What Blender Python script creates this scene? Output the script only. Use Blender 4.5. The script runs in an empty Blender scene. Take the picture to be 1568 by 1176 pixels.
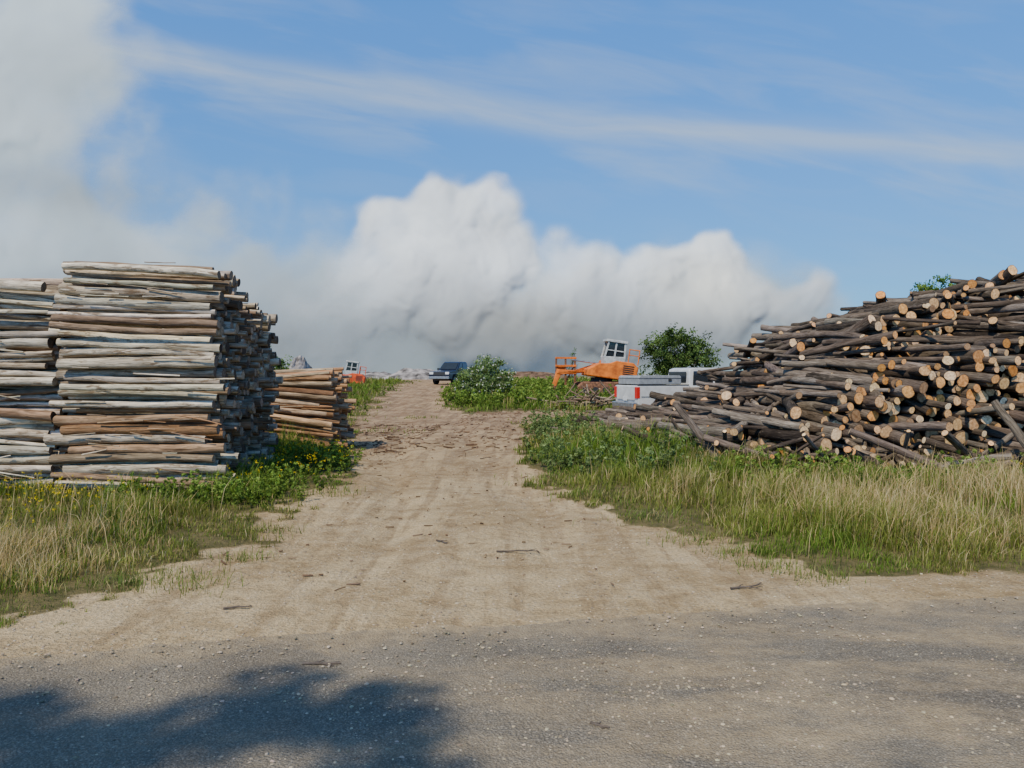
import bpy, bmesh, math, itertools, numpy as np
from mathutils import Vector, Matrix
R = np.random.RandomState(7)
scene = bpy.context.scene
F = 1180.0; HZ = 572.0; CH = 1.7

# ------------------------------------------------------------ noise helpers
_tabs = {}
def vnoise(x, y, seed=0):
    if seed not in _tabs: _tabs[seed] = np.random.RandomState(1000+seed).rand(256, 256)
    T = _tabs[seed]
    xi = np.floor(x).astype(int); yi = np.floor(y).astype(int)
    fx = x-xi; fy = y-yi
    fx = fx*fx*fx*(fx*(fx*6-15)+10); fy = fy*fy*fy*(fy*(fy*6-15)+10)
    a = T[xi & 255, yi & 255]; b = T[(xi+1) & 255, yi & 255]
    c = T[xi & 255, (yi+1) & 255]; d = T[(xi+1) & 255, (yi+1) & 255]
    return (a*(1-fx)+b*fx)*(1-fy)+(c*(1-fx)+d*fx)*fy
def fbm(x, y, o=4, seed=0):
    s = 0; a = 1; t = 0
    for i in range(o):
        s = s+a*vnoise(x*2**i+17.3*i, y*2**i+9.1*i, seed+i); t += a; a *= .5
    return s/t
def sst(x, a, b):
    t = np.clip((x-a)/(b-a), 0, 1); return t*t*(3-2*t)

# ------------------------------------------------------------ mesh helper
def make_mesh(name, V, faces, mats, matidx=None, smooth=True, attrs=None, parent=None):
    me = bpy.data.meshes.new(name)
    V = np.asarray(V, dtype=np.float32)
    me.vertices.add(len(V)); me.vertices.foreach_set('co', V.ravel())
    loops = np.concatenate([f.ravel() for f in faces]).astype(np.int32)
    tot = np.concatenate([np.full(len(f), f.shape[1]) for f in faces]).astype(np.int32)
    st = np.concatenate([[0], np.cumsum(tot)[:-1]]).astype(np.int32)
    me.loops.add(len(loops)); me.loops.foreach_set('vertex_index', loops)
    me.polygons.add(len(tot)); me.polygons.foreach_set('loop_start', st)
    try: me.polygons.foreach_set('loop_total', tot)
    except Exception: pass
    if matidx is not None:
        mi = np.concatenate([np.full(len(f), m) for f, m in zip(faces, matidx)]).astype(np.int32)
        me.polygons.foreach_set('material_index', mi)
    me.update(calc_edges=True); me.validate()
    me.polygons.foreach_set('use_smooth', np.full(len(me.polygons), smooth))
    for m in mats: me.materials.append(m)
    for k, v in (attrs or {}).items():
        v = np.asarray(v, dtype=np.float32)
        if v.ndim == 1:
            a = me.attributes.new(k, 'FLOAT', 'POINT'); a.data.foreach_set('value', v)
        elif k == 'lc':
            a = me.attributes.new(k, 'FLOAT_VECTOR', 'POINT'); a.data.foreach_set('vector', v.ravel())
        else:
            if v.shape[1] == 3: v = np.hstack([v, np.ones((len(v), 1), np.float32)])
            a = me.attributes.new(k, 'FLOAT_COLOR', 'POINT'); a.data.foreach_set('color', v.ravel())
    o = bpy.data.objects.new(name, me); scene.collection.objects.link(o)
    if parent: o.parent = parent
    return o

# ------------------------------------------------------------ node helpers
class NT:
    def __init__(s, mat): s.t = mat.node_tree; s.n = s.t.nodes; s.l = s.t.links
    def node(s, typ, **kw):
        n = s.n.new(typ)
        for k, v in kw.items(): setattr(n, k, v)
        return n
    def setin(s, n, key, v):
        sock = n.inputs[key]
        if isinstance(v, bpy.types.NodeSocket): s.l.new(v, sock)
        else: sock.default_value = v
    def math(s, op, a, b=0.0, c=None, clamp=False):
        n = s.node('ShaderNodeMath', operation=op, use_clamp=clamp)
        s.setin(n, 0, a); s.setin(n, 1, b)
        if c is not None: s.setin(n, 2, c)
        return n.outputs[0]
    def mix(s, f, a, b, blend='MIX'):
        n = s.node('ShaderNodeMix', data_type='RGBA', blend_type=blend)
        s.setin(n, 0, f)
        for k, v in ((6, a), (7, b)):
            if isinstance(v, tuple) and len(v) == 3: v = v+(1,)
            s.setin(n, k, v)
        return n.outputs[2]
    def noise(s, vec, scale, detail=4, rough=.5, dist=0):
        n = s.node('ShaderNodeTexNoise'); s.l.new(vec, n.inputs['Vector'])
        n.inputs['Scale'].default_value = scale; n.inputs['Detail'].default_value = detail
        n.inputs['Roughness'].default_value = rough; n.inputs['Distortion'].default_value = dist
        return n.outputs[0]
    def voro(s, vec, scale, feature='F1', rnd=1):
        n = s.node('ShaderNodeTexVoronoi', feature=feature); s.l.new(vec, n.inputs['Vector'])
        n.inputs['Scale'].default_value = scale; n.inputs['Randomness'].default_value = rnd
        return n
    def mapping(s, vec, scale=(1, 1, 1), rot=(0, 0, 0), loc=(0, 0, 0)):
        n = s.node('ShaderNodeMapping'); s.l.new(vec, n.inputs['Vector'])
        n.inputs['Scale'].default_value = scale; n.inputs['Rotation'].default_value = rot; n.inputs['Location'].default_value = loc
        return n.outputs[0]
    def rng(s, v, a, b, c=0., d=1., smooth=False):
        n = s.node('ShaderNodeMapRange')
        if smooth: n.interpolation_type = 'SMOOTHSTEP'
        s.setin(n, 0, v); n.inputs[1].default_value = a; n.inputs[2].default_value = b
        n.inputs[3].default_value = c; n.inputs[4].default_value = d
        return n.outputs[0]
    def attr(s, name, out='Color'):
        n = s.node('ShaderNodeAttribute', attribute_name=name); return n.outputs[out]
    def bump(s, h, strength=.5, dist=.02):
        n = s.node('ShaderNodeBump'); s.l.new(h, n.inputs['Height'])
        n.inputs['Strength'].default_value = strength; n.inputs['Distance'].default_value = dist
        return n.outputs[0]
    def comb(s, a, b, c=0.):
        n = s.node('ShaderNodeCombineXYZ'); s.setin(n, 0, a); s.setin(n, 1, b); s.setin(n, 2, c); return n.outputs[0]
def newmat(name):
    m = bpy.data.materials.new(name); m.use_nodes = True
    nt = NT(m); b = nt.n['Principled BSDF']; b.inputs['Roughness'].default_value = .9
    b.inputs['Specular IOR Level'].default_value = .1
    return m, nt, b
def simple(name, col, rough=.6, metal=0., var=.15, scale=6., spec=.4, dirt=None):
    m, nt, b = newmat(name)
    tc = nt.node('ShaderNodeTexCoord').outputs['Object']
    n = nt.noise(tc, scale, 5, .6)
    d = dirt or tuple(c*(1-var*1.6) for c in col)
    l = tuple(min(1, c*(1+var)) for c in col)
    nt.l.new(nt.mix(nt.rng(n, .35, .65), d, l), b.inputs['Base Color'])
    b.inputs['Roughness'].default_value = rough; b.inputs['Metallic'].default_value = metal
    b.inputs['Specular IOR Level'].default_value = spec
    return m

# ------------------------------------------------------------ layout functions
def road_edge(x):
    return 5.22+.18*x-.006*x*x*(np.abs(x) < 12)-.06*np.abs(x)*(np.abs(x) >= 12)
LE = np.array([[4.4, -3.6], [5.1, -3.4], [5.6, -3.25], [6.5, -2.95], [8.8, -2.86], [11, -2.5], [15.7, -3.2], [25.7, -5.4], [35, -6.7], [55, -8.8], [75, -9.5], [90, -30], [100, -200]])
RE = np.array([[5.9, 80], [6.2, 6], [6.4, 3.8], [6.5, 2.35], [7.35, 1.97], [8.25, 1.72], [9.4, 1.25], [10.7, .5], [13.5, .4], [18.6, .2], [25.7, .4], [36, -2.9], [55, -4.6], [70, -4.4], [76, 8], [90, 300]])
def grassmask(x, y, soft=.25):
    n = (fbm(x*1.3, y*1.3, 3, 11)-.5)*1.5+(fbm(x*5, y*5, 2, 21)-.5)*1.1
    sc = 1+np.clip(y-15, 0, 60)*.03
    le = np.interp(y, LE[:, 0], LE[:, 1]); re = np.interp(y, RE[:, 0], RE[:, 1])
    d = np.maximum((le-x)+n*.8*sc, (x-re)+n*.8*sc)
    cr = np.maximum(25.8-y, y-33.5)+n*2
    d = np.where((x > -1.5), np.minimum(d, np.where(x > 22, 5, cr)), d)
    d = np.minimum(d, (y-road_edge(x)-.55)+n*.5)
    d = np.where(y < 0, (road_edge(x)-8.5-y)+n, d)
    return sst(d, -soft, soft)
def gh(x, y):
    x = np.asarray(x, float); y = np.asarray(y, float)
    h = 0.95*sst(y, 28, 78)
    off = sst(y-(5.2+.18*x), .6, 3.)
    h = h+off*(0.08*(fbm(x*.5, y*.5, 3, 3)-.5)+.03*(fbm(x*2.2, y*2.2, 3, 5)-.5))
    cx = np.interp(y, [5, 9, 14, 26, 36, 55], [-.3, -.5, -1.3, -2.6, -4.8, -6.7])
    rut = np.exp(-((np.abs(x-cx)-.85)/.28)**2)
    h = h-off*.05*rut*(y < 60)
    return h+off*.06*grassmask(x, y, soft=.5)

# ------------------------------------------------------------ camera
cam = bpy.data.cameras.new('camera'); co = bpy.data.objects.new('camera', cam); scene.collection.objects.link(co)
cam.sensor_width = 36; cam.lens = F/1568*36; cam.clip_end = 6000; cam.clip_start = .05
co.location = (0, 0, CH); co.rotation_euler = (math.radians(90)-math.atan(16/F), 0, 0)
scene.camera = co

# ------------------------------------------------------------ sun + sky
EL = math.radians(49); SH = Vector((-.50, -.866, 0)).normalized()
S = Vector((SH.x*math.cos(EL), SH.y*math.cos(EL), math.sin(EL)))
sl = bpy.data.lights.new('sun', 'SUN'); so = bpy.data.objects.new('sun', sl); scene.collection.objects.link(so)
sl.energy = 5.0; sl.angle = math.radians(.55); sl.color = (1, .91, .73)
so.rotation_euler = S.to_track_quat('Z', 'Y').to_euler(); so.location = (-20, -30, 30)

w = bpy.data.worlds.new('World'); scene.world = w; w.use_nodes = True
nt = NT(w); bg = nt.n['Background']
sky = nt.node('ShaderNodeTexSky', sky_type='NISHITA'); sky.sun_disc = False
sky.sun_elevation = EL; sky.sun_rotation = math.atan2(S.x, S.y)
sky.air_density = 1.0; sky.dust_density = .1; sky.ozone_density = 3.0; sky.altitude = 300
tc = nt.node('ShaderNodeTexCoord').outputs['Generated']
sp = nt.node('ShaderNodeSeparateXYZ'); nt.l.new(tc, sp.inputs[0])
yy = nt.math('MAXIMUM', sp.outputs[1], .15)
u = nt.math('DIVIDE', sp.outputs[0], yy); v = nt.math('DIVIDE', sp.outputs[2], yy)
warp = nt.noise(nt.comb(nt.math('MULTIPLY', u, 1.6), nt.math('MULTIPLY', v, 3.)), 1.5, 2, .5)
L = nt.math('ADD', nt.math('ADD', v, nt.math('MULTIPLY', u, .125)), nt.math('MULTIPLY', nt.math('MULTIPLY', u, u), -.06))
L = nt.math('ADD', L, nt.math('MULTIPLY', warp, .05))
streak = nt.noise(nt.comb(nt.math('MULTIPLY', u, 1.6), nt.math('MULTIPLY', L, 20.)), 1.6, 5, .55, .3)
fine = nt.noise(nt.comb(nt.math('MULTIPLY', u, 2.6), nt.math('MULTIPLY', nt.math('ADD', v, nt.math('MULTIPLY', u, .2)), 13.)), 1.5, 5, .55, .5)
def band(c, wd, amp):
    d = nt.math('DIVIDE', nt.math('SUBTRACT', L, c), wd)
    g = nt.math('EXPONENT', nt.math('MULTIPLY', nt.math('MULTIPLY', d, d), -1.))
    return nt.math('MULTIPLY', g, amp)
b1 = nt.math('MULTIPLY', band(.363, .020, .52), nt.rng(streak, .3, .62, .4, 1.))
b2 = nt.math('MULTIPLY', band(.322, .03, .26), nt.rng(fine, .4, .7))
b3 = nt.math('MULTIPLY', band(.42, .08, .14), nt.rng(fine, .42, .72))
veil = nt.math('MULTIPLY', nt.rng(fine, .45, .8), .12)
cf = nt.math('ADD', nt.math('ADD', b1, b2), nt.math('ADD', b3, veil), clamp=True)
cf = nt.math('MULTIPLY', cf, nt.rng(sp.outputs[1], .15, .3))
tint = nt.mix(nt.rng(sp.outputs[2], .06, .42), (.32, .62, .92), (.54, 1.20, 1.88))
tint = nt.mix(nt.rng(sp.outputs[2], .46, .72), tint, (1.35, 1.30, 1.20))  # unseen overhead sky brightened and neutralised to add ambient light
skyc = nt.mix(1.0, sky.outputs[0], tint, 'MULTIPLY')
colr = nt.mix(cf, skyc, (4.6, 5.6, 6.6))
nt.l.new(colr, bg.inputs[0]); bg.inputs[1].default_value = .15

# ------------------------------------------------------------ ground
def ax(n, a, k, c):
    t = np.linspace(-k, k, n); return c+a*np.sinh(t)
X = ax(460, 2.9, 6.9, 0.); Y = ax(480, 3.0, 6.9, 9.)
gx, gy = np.meshgrid(X, Y); gz = gh(gx, gy)
n0, n1 = gx.shape
idx = np.arange(n0*n1).reshape(n0, n1)
fq = np.stack([idx[:-1, :-1], idx[:-1, 1:], idx[1:, 1:], idx[1:, :-1]], -1).reshape(-1, 4)
gm = grassmask(gx, gy, .3)
m, g, b = newmat('ground_dirt_and_turf')
pos = g.node('ShaderNodeNewGeometry').outputs['Position']
ps = g.node('ShaderNodeSeparateXYZ'); g.l.new(pos, ps.inputs[0])
nA = g.noise(pos, .6, 4, .62, .5); nB = g.noise(pos, 4.5, 5, .70); nC = g.noise(pos, 34, 3, .75)
dirt = g.mix(g.rng(nA, .40, .60), (.41, .29, .145), (.60, .45, .245))
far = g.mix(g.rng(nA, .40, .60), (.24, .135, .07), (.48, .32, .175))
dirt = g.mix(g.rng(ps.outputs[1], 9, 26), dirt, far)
trk = g.mapping(pos, (1.7, .12, 1), (0, 0, .10)); nT = g.noise(trk, 2.0, 4, .6, .5)
dirt = g.mix(g.rng(nT, .48, .58, 0, .7), dirt, g.mix(g.rng(ps.outputs[1], 8, 20), (.34, .235, .12), (.19, .11, .06)))
dirt = g.mix(g.rng(nB, .44, .62, .0, .5), dirt, g.mix(.6, dirt, (.72, .57, .355)))
dirt = g.mix(g.rng(nB, .34, .46, .6, 0), dirt, g.mix(.55, dirt, (.16, .11, .065)))
vs = g.voro(pos, 36)
st = g.math('MULTIPLY', g.rng(vs.outputs['Distance'], .18, .36, 1, 0), g.rng(nB, .46, .56))
stc = g.mix(g.rng(vs.outputs['Color'], .2, .8), (.18, .15, .11), (.72, .61, .45))
dirt = g.mix(g.math('MULTIPLY', st, .7), dirt, stc)
dirt = g.mix(g.rng(nC, .38, .56, .7, 0), dirt, g.mix(.6, dirt, (.13, .09, .055)))
turf = g.mix(g.rng(nB, .3, .7), (.055, .06, .02), (.20, .155, .07))
msk = g.rng(g.math('ADD', g.attr('grass', 'Fac'), g.math('MULTIPLY', g.math('SUBTRACT', nB, .5), .8)), .4, .62)
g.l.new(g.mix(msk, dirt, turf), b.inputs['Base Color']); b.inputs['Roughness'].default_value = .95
hh = g.math('ADD', g.math('MULTIPLY', nB, .9), g.math('MULTIPLY', nC, .5))
g.l.new(g.bump(hh, 1.0, .06), b.inputs['Normal'])
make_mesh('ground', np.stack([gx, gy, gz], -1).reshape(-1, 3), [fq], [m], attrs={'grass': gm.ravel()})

# asphalt road strip
nx = 900; xs = np.concatenate([np.linspace(-160, -12, 60)[:-1], np.linspace(-12, 12, nx), np.linspace(12, 160, 60)[1:]])
e1 = road_edge(xs)+.20*(fbm(xs*1.5, xs*0, 4, 31)-.5)+.08*(fbm(xs*9, xs*0, 2, 33)-.5)
e0 = road_edge(xs)-8.2
rows = 14; tt = np.linspace(0, 1, rows)[:, None]
ry = e0*(1-tt)+e1*tt; rx = np.repeat(xs[None], rows, 0); rz = np.full_like(ry, .006)+0.012*np.sin(tt*np.pi)
rz[-1] -= .004
dist = (e1-ry)
ii = np.arange(rx.size).reshape(rx.shape)
rq = np.stack([ii[:-1, :-1], ii[:-1, 1:], ii[1:, 1:], ii[1:, :-1]], -1).reshape(-1, 4)
m, g, b = newmat('worn_asphalt')
pos = g.node('ShaderNodeNewGeometry').outputs['Position']
nA = g.noise(pos, .9, 4, .65, .6); nB = g.noise(pos, 9, 4, .7); nC = g.noise(pos, 60, 2, .7)
base = g.mix(g.rng(nA, .36, .64), (.18, .155, .118), (.28, .242, .18))
v1 = g.voro(pos, 85); v2 = g.voro(pos, 160)
base = g.mix(g.math('MULTIPLY', g.rng(v1.outputs['Color'], .5, 1.0), .55), base, (.52, .45, .35))
base = g.mix(g.rng(v2.outputs['Color'], .0, .45, .6, 0), base, (.055, .048, .037))
base = g.mix(g.rng(v1.outputs['Distance'], .25, .55, 0, .5), base, (.08, .068, .052))
ps = g.node('ShaderNodeSeparateXYZ'); g.l.new(pos, ps.inputs[0])
dd = g.attr('edge', 'Fac')
dn = g.math('ADD', dd, g.math('MULTIPLY', g.math('SUBTRACT', g.noise(pos, 1.5, 6, .75, .5), .5), 1.9))
dus = g.rng(dn, -.15, .4, .9, 0)
dst2 = g.math('MULTIPLY', g.rng(g.noise(g.mapping(pos, (.5, 1.2, 1), (0, 0, .5)), 1.5, 5, .7), .42, .60), g.rng(ps.outputs[0], -1.8, 1.0, .12, .62))
dus = g.math('MAXIMUM', dus, dst2)
dus = g.math('MULTIPLY', dus, g.rng(nC, .3, .55, .5, 1.))
dirtc = g.mix(g.rng(nB, .38, .62), (.35, .255, .14), (.50, .375, .215))
g.l.new(g.mix(dus, base, dirtc), b.inputs['Base Color']); b.inputs['Roughness'].default_value = .9
g.l.new(g.bump(g.math('ADD', g.math('MULTIPLY', v1.outputs['Distance'], -.5), nC), .8, .016), b.inputs['Normal'])
make_mesh('asphalt_road', np.stack([rx, ry, rz], -1).reshape(-1, 3), [rq], [m], attrs={'edge': dist.ravel()})

# ------------------------------------------------------------ gravel stones
ico_v = []; ph = (1+5**.5)/2
for a in (-1, 1):
    for c in (-ph, ph): ico_v += [(0, a, c), (a, c, 0), (c, 0, a)]
ico_v = np.array(ico_v, float); ico_v /= np.linalg.norm(ico_v[0])
ed = [(i, j, k) for i, j, k in itertools.combinations(range(12), 3)
      if all(abs(np.linalg.norm(ico_v[p]-ico_v[q])-1.0515) < .01 for p, q in ((i, j), (j, k), (i, k)))]
ico_f = np.array([t if np.dot(np.cross(ico_v[t[1]]-ico_v[t[0]], ico_v[t[2]]-ico_v[t[0]]), ico_v[t[0]]) > 0 else (t[0], t[2], t[1]) for t in ed])
def rocks(name, x, y, z, s, col, mat, flat=.6):
    n = len(x)
    V = np.repeat(ico_v[None], n, 0)*(1+.35*(R.rand(n, 12, 1)-.5))
    V = V*(np.stack([.7+.6*R.rand(n), .7+.6*R.rand(n), flat*(.6+.6*R.rand(n))], -1))[:, None]
    a = R.rand(n)*6.28; c, s_ = np.cos(a)[:, None], np.sin(a)[:, None]
    V2 = np.stack([V[..., 0]*c-V[..., 1]*s_, V[..., 0]*s_+V[..., 1]*c, V[..., 2]], -1)*s[:, None, None]
    V2 += np.stack([x, y, z], -1)[:, None]
    Fc = (ico_f[None]+12*np.arange(n)[:, None, None]).reshape(-1, 3)
    return make_mesh(name, V2.reshape(-1, 3), [Fc], [mat], smooth=False, attrs={'col': np.repeat(col, 12, 0)})
def attrmat(name, rough=.9, trans=0., nscale=20, nv=.25):
    m, g, b = newmat(name)
    c = g.attr('col')
    if nscale:
        tc = g.node('ShaderNodeNewGeometry').outputs['Position']
        c = g.mix(1., c, g.mix(g.rng(g.noise(tc, nscale, 2, .6), .3, .7), (1-nv,)*3, (1+nv,)*3), 'MULTIPLY')
    g.l.new(c, b.inputs['Base Color']); b.inputs['Roughness'].default_value = rough
    if trans > 0:
        df = g.node('ShaderNodeBsdfDiffuse'); g.l.new(c, df.inputs[0])
        tr = g.node('ShaderNodeBsdfTranslucent'); g.l.new(g.mix(1., c, (1.2, 1.25, .6), 'MULTIPLY'), tr.inputs[0])
        mx = g.node('ShaderNodeMixShader'); mx.inputs[0].default_value = trans
        g.l.new(df.outputs[0], mx.inputs[1]); g.l.new(tr.outputs[0], mx.inputs[2])
        g.l.new(mx.outputs[0], g.n['Material Output'].inputs[0]); g.n.remove(b)
    return m
m_stone = attrmat('gravel_stone', .9, nscale=0)
n = 42000
yv = np.exp(R.uniform(np.log(2.6), np.log(22), n)); xv = R.uniform(-.85, .85, n)*yv
gmv = grassmask(xv, yv)
cl = fbm(xv*1.7, yv*1.7, 3, 44)
ed_ = np.abs(yv-road_edge(xv))
keep = (gmv < .6) & ((R.rand(n) < sst(cl, .42, .62)*.8+.12) | ((ed_ < .35) & (R.rand(n) < .35)))
xv, yv = xv[keep], yv[keep]; n = len(xv)
sz = (.0024+.007*R.rand(n)**4)*(1+yv*.07)
zc = np.where(yv < road_edge(xv), .012, gh(xv, yv))
gcol = np.array([.39, .315, .215])*(.4+1.0*R.rand(n, 1))*(1+.12*(R.rand(n, 3)-.5))
rocks('gravel', xv, yv, zc+sz*.15, sz, gcol, m_stone)

# ------------------------------------------------------------ logs
def perp(d):
    up = np.array([0, 0, 1.]); u = np.cross(d, up); nrm = np.linalg.norm(u, axis=1, keepdims=True)
    u = np.where(nrm < 1e-3, np.array([[1., 0, 0]]), u/np.maximum(nrm, 1e-6)); v = np.cross(d, u); return u, v
def build_logs(name, P, D, Ln, Rd, col, ecol, mats, K=11, Sg=7, bend=.02, taper=.15, knob=.07, wobk=.09):
    n = len(P); P = np.asarray(P, float); D = np.asarray(D, float); D /= np.linalg.norm(D, axis=1, keepdims=True)
    U, W = perp(D); t = np.linspace(0, 1, Sg)
    ba = R.rand(n)*6.28; bm = bend*Ln*R.randn(n)*.6; wob = R.randn(n, Sg, 2)*Rd[:, None, None]*wobk
    wob[:, 0] *= .3
    cen = P[:, None]+D[:, None]*(Ln[:, None]*t)[..., None]
    arc = (4*t*(1-t))[None]*bm[:, None]
    cen = cen+U[:, None]*(arc*np.cos(ba)[:, None]+wob[..., 0])[..., None]+W[:, None]*(arc*np.sin(ba)[:, None]+wob[..., 1])[..., None]
    th = np.linspace(0, 2*np.pi, K, endpoint=False)[None]+R.rand(n, 1)*6.28
    ell = 1+.10*np.cos(2*th+R.rand(n, 1)*6.28)
    rr = Rd[:, None, None]*(1-taper*t)[None, :, None]*ell[:, None]*(1+knob*R.randn(n, Sg, K)*.6)
    c, s = np.cos(th)[:, None, :, None], np.sin(th)[:, None, :, None]
    ring = cen[:, :, None]+rr[..., None]*(U[:, None, None]*c+W[:, None, None]*s)
    V1 = ring.reshape(-1, 3)
    off = R.rand(n, 1, 1)*40
    lc = np.stack([np.broadcast_to((Ln[:, None]*t)[:, :, None]+off, (n, Sg, K)), rr*np.cos(th)[:, None]+off, rr*np.sin(th)[:, None]+off*.7], -1).reshape(-1, 3)
    base = (np.arange(n)*Sg*K)[:, None, None]; i = np.arange(Sg-1)[None, :, None]*K; k = np.arange(K)[None, None]; k2 = (k+1) % K
    Q = np.stack([base+i+k, base+i+k2, base+i+K+k2, base+i+K+k], -1).reshape(-1, 4)
    Vc = []; Lc = []; T = []; o = len(V1)
    for e, sg in ((0, -1), (Sg-1, 1)):
        rg = ring[:, e]; cc = cen[:, e][:, None]+D[:, None]*sg*Rd[:, None, None]*.04
        VV = np.concatenate([rg, cc], 1); Vc.append(VV.reshape(-1, 3))
        l = np.stack([np.broadcast_to(off[:, 0], (n, K)), np.cos(th), np.sin(th)], -1)
        l = np.concatenate([l, np.concatenate([off[:, 0:1, 0], np.zeros((n, 2))], 1)[:, None]], 1); Lc.append(l.reshape(-1, 3))
        bb = o+(np.arange(n)*(K+1))[:, None]; kk = np.arange(K)[None]; kk2 = (kk+1) % K
        tri = np.stack([bb+kk2, bb+kk, bb+K+0*kk], -1) if sg < 0 else np.stack([bb+kk, bb+kk2, bb+K+0*kk], -1)
        T.append(tri.reshape(-1, 3)); o += n*(K+1)
    V = np.concatenate([V1]+Vc); LCc = np.concatenate([lc]+Lc); T = np.concatenate(T)
    C = np.concatenate([np.repeat(col, Sg*K, 0), np.repeat(ecol, K+1, 0), np.repeat(ecol, K+1, 0)])
    return make_mesh(name, V, [Q, T], mats, [0, 1], True, {'col': C, 'lc': LCc})
def barkmat(name, lo=.5, hi=1.4, crack=.6, gs=1., patch=None, pth=(.56, .64)):
    m, g, b = newmat(name); lc = g.attr('lc', 'Vector'); c = g.attr('col')
    n1 = g.noise(g.mapping(lc, (5*gs, 70*gs, 70*gs)), 1, 4, .65, .3)
    n2 = g.noise(g.mapping(lc, (2.2, 9, 9)), 1, 3, .6)
    n3 = g.noise(g.mapping(lc, (1.5, 40, 40)), 1, 2, .5)
    cc = g.mix(1., c, g.mix(g.rng(n1, .32, .68), (lo,)*3, (hi,)*3), 'MULTIPLY')
    cc = g.mix(1., cc, g.mix(g.rng(n2, .35, .65), (.62, .6, .58), (1.2, 1.2, 1.2)), 'MULTIPLY')
    if patch: cc = g.mix(g.rng(g.noise(g.mapping(lc, (3., 14, 14), (0, 0, 0), (9, 3, 1)), 1, 4, .7), pth[0], pth[1], 0, .85), cc, patch)
    cr = g.rng(n3, .32, .40, crack, 0)
    cc = g.mix(cr, cc, g.mix(1., c, (.15, .12, .1), 'MULTIPLY'))
    g.l.new(cc, b.inputs['Base Color']); b.inputs['Roughness'].default_value = .9
    g.l.new(g.bump(n1, .9, .025), b.inputs['Normal'])
    return m
def endmat(name):
    m, g, b = newmat(name); lc = g.attr('lc', 'Vector'); c = g.attr('col')
    s = g.node('ShaderNodeSeparateXYZ'); g.l.new(lc, s.inputs[0])
    r = g.math('SQRT', g.math('ADD', g.math('MULTIPLY', s.outputs[1], s.outputs[1]), g.math('MULTIPLY', s.outputs[2], s.outputs[2])))
    nz = g.noise(lc, 2.5, 4, .6)
    rg = g.math('SINE', g.math('MULTIPLY', g.math('ADD', r, g.math('MULTIPLY', nz, .15)), 42.))
    cc = g.mix(1., c, g.mix(g.rng(rg, -1, 1), (.8, .78, .74), (1.1, 1.1, 1.1)), 'MULTIPLY')
    cc = g.mix(1., cc, g.mix(g.rng(nz, .3, .7), (.6, .5, .42), (1.3, 1.3, 1.3)), 'MULTIPLY')
    cc = g.mix(g.rng(r, .84, .96), cc, (.07, .045, .03))
    at = g.math('ARCTAN2', s.outputs[1], s.outputs[2])
    ck = g.noise(g.comb(g.math('MULTIPLY', at, 2.), s.outputs[0], g.math('MULTIPLY', r, .4)), 2.2, 3, .6)
    cc = g.mix(g.rng(ck, .3, .38, .7, 0), cc, (.05, .03, .02))
    g.l.new(cc, b.inputs['Base Color'])
    return m
m_pale = barkmat('weathered_debarked_wood', .55, 1.25, .9, .8, (.19, .125, .075), (.55, .62))
m_brown = barkmat('reddish_brown_bark', .55, 1.35, .6, 1.)
m_dark = barkmat('dark_spruce_bark', .4, 1.7, .6, 1., (.19, .15, .115), (.55, .66))
m_end = endmat('sawn_log_end')
def pickc(n, cols, pr, jit=.15):
    c = np.array(cols, float)[R.choice(len(cols), n, p=pr)]
    return c*(1+jit*R.randn(n, 1)).clip(.5, 1.6)*(1+.02*R.randn(n, 3))
def stack(name, bays, mats, radii, colf, ecolf, spacing=.17, jit=.02, tiltf=None, splinters=0, yawj=.012, pitj=.014, K=11, endj=.06, bend=.014, pk=.93, wobk=.09):
    P = []; D = []; Ln = []; Rd = []
    for (x0, x1, y0, y1, topf, yawb) in bays:
        ny = max(1, int((y1-y0)/spacing)+1)
        for j in range(ny):
            yb = y0+j*spacing
            z = .02
            while True:
                r = radii[0]+(radii[1]-radii[0])*R.rand()**1.3
                z += r*pk
                if z+r > topf(yb)+R.randn()*.03: break
                L_ = (x1-x0)+R.randn()*endj
                tl = (tiltf(z) if tiltf else 0)+R.randn()*pitj
                ya = yawb+R.randn()*yawj
                d = np.array([math.cos(ya), math.sin(ya), math.sin(tl)])
                mid = np.array([(x0+x1)/2+R.randn()*endj, yb+R.randn()*jit*2, z+float(gh((x0+x1)/2, yb))])
                if R.rand() < .5: d = -d
                P.append(mid-d*L_/2); D.append(d); Ln.append(L_); Rd.append(r)
                z += r*pk
    for k in range(splinters):
        bx = bays[R.randint(len(bays))]
        z = R.rand()*bx[4](bx[2]); x = R.uniform(bx[0], bx[1]-.5)
        a = R.randn()*.16; l = .2+R.rand()**2*.7
        P.append([x, bx[2]-.07-R.rand()*.04, z]); D.append([1, -.05*R.rand(), a*.6-.06]); Ln.append(l); Rd.append(.004+.009*R.rand())
    P = np.array(P); Ln = np.array(Ln); Rd = np.array(Rd)
    return build_logs(name, P, D, Ln, Rd, colf(P), ecolf(P), mats, K=K, bend=bend, wobk=wobk)
def colL(P):
    n = len(P)
    c = pickc(n, [(.62, .52, .385), (.74, .64, .49), (.50, .40, .29), (.32, .225, .15), (.55, .48, .385)], [.32, .26, .18, .11, .13], .17)
    br = (np.abs(P[:, 2]-(.93+.10*R.randn(n))) < .17) & (P[:, 0] > -7.4) & (R.rand(n) < .85)
    c[br] = pickc(br.sum(), [(.42, .235, .12), (.50, .32, .19)], [.5, .5])
    lo = (P[:, 2] < .35) & (R.rand(n) < .4); c[lo] = pickc(lo.sum(), [(.36, .235, .145)], [1.])
    return c
ecL = lambda P: pickc(len(P), [(.20, .16, .12), (.34, .27, .195), (.08, .06, .045)], [.4, .3, .3])  # end colours darkened to carry the shade on this side of the stack
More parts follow.
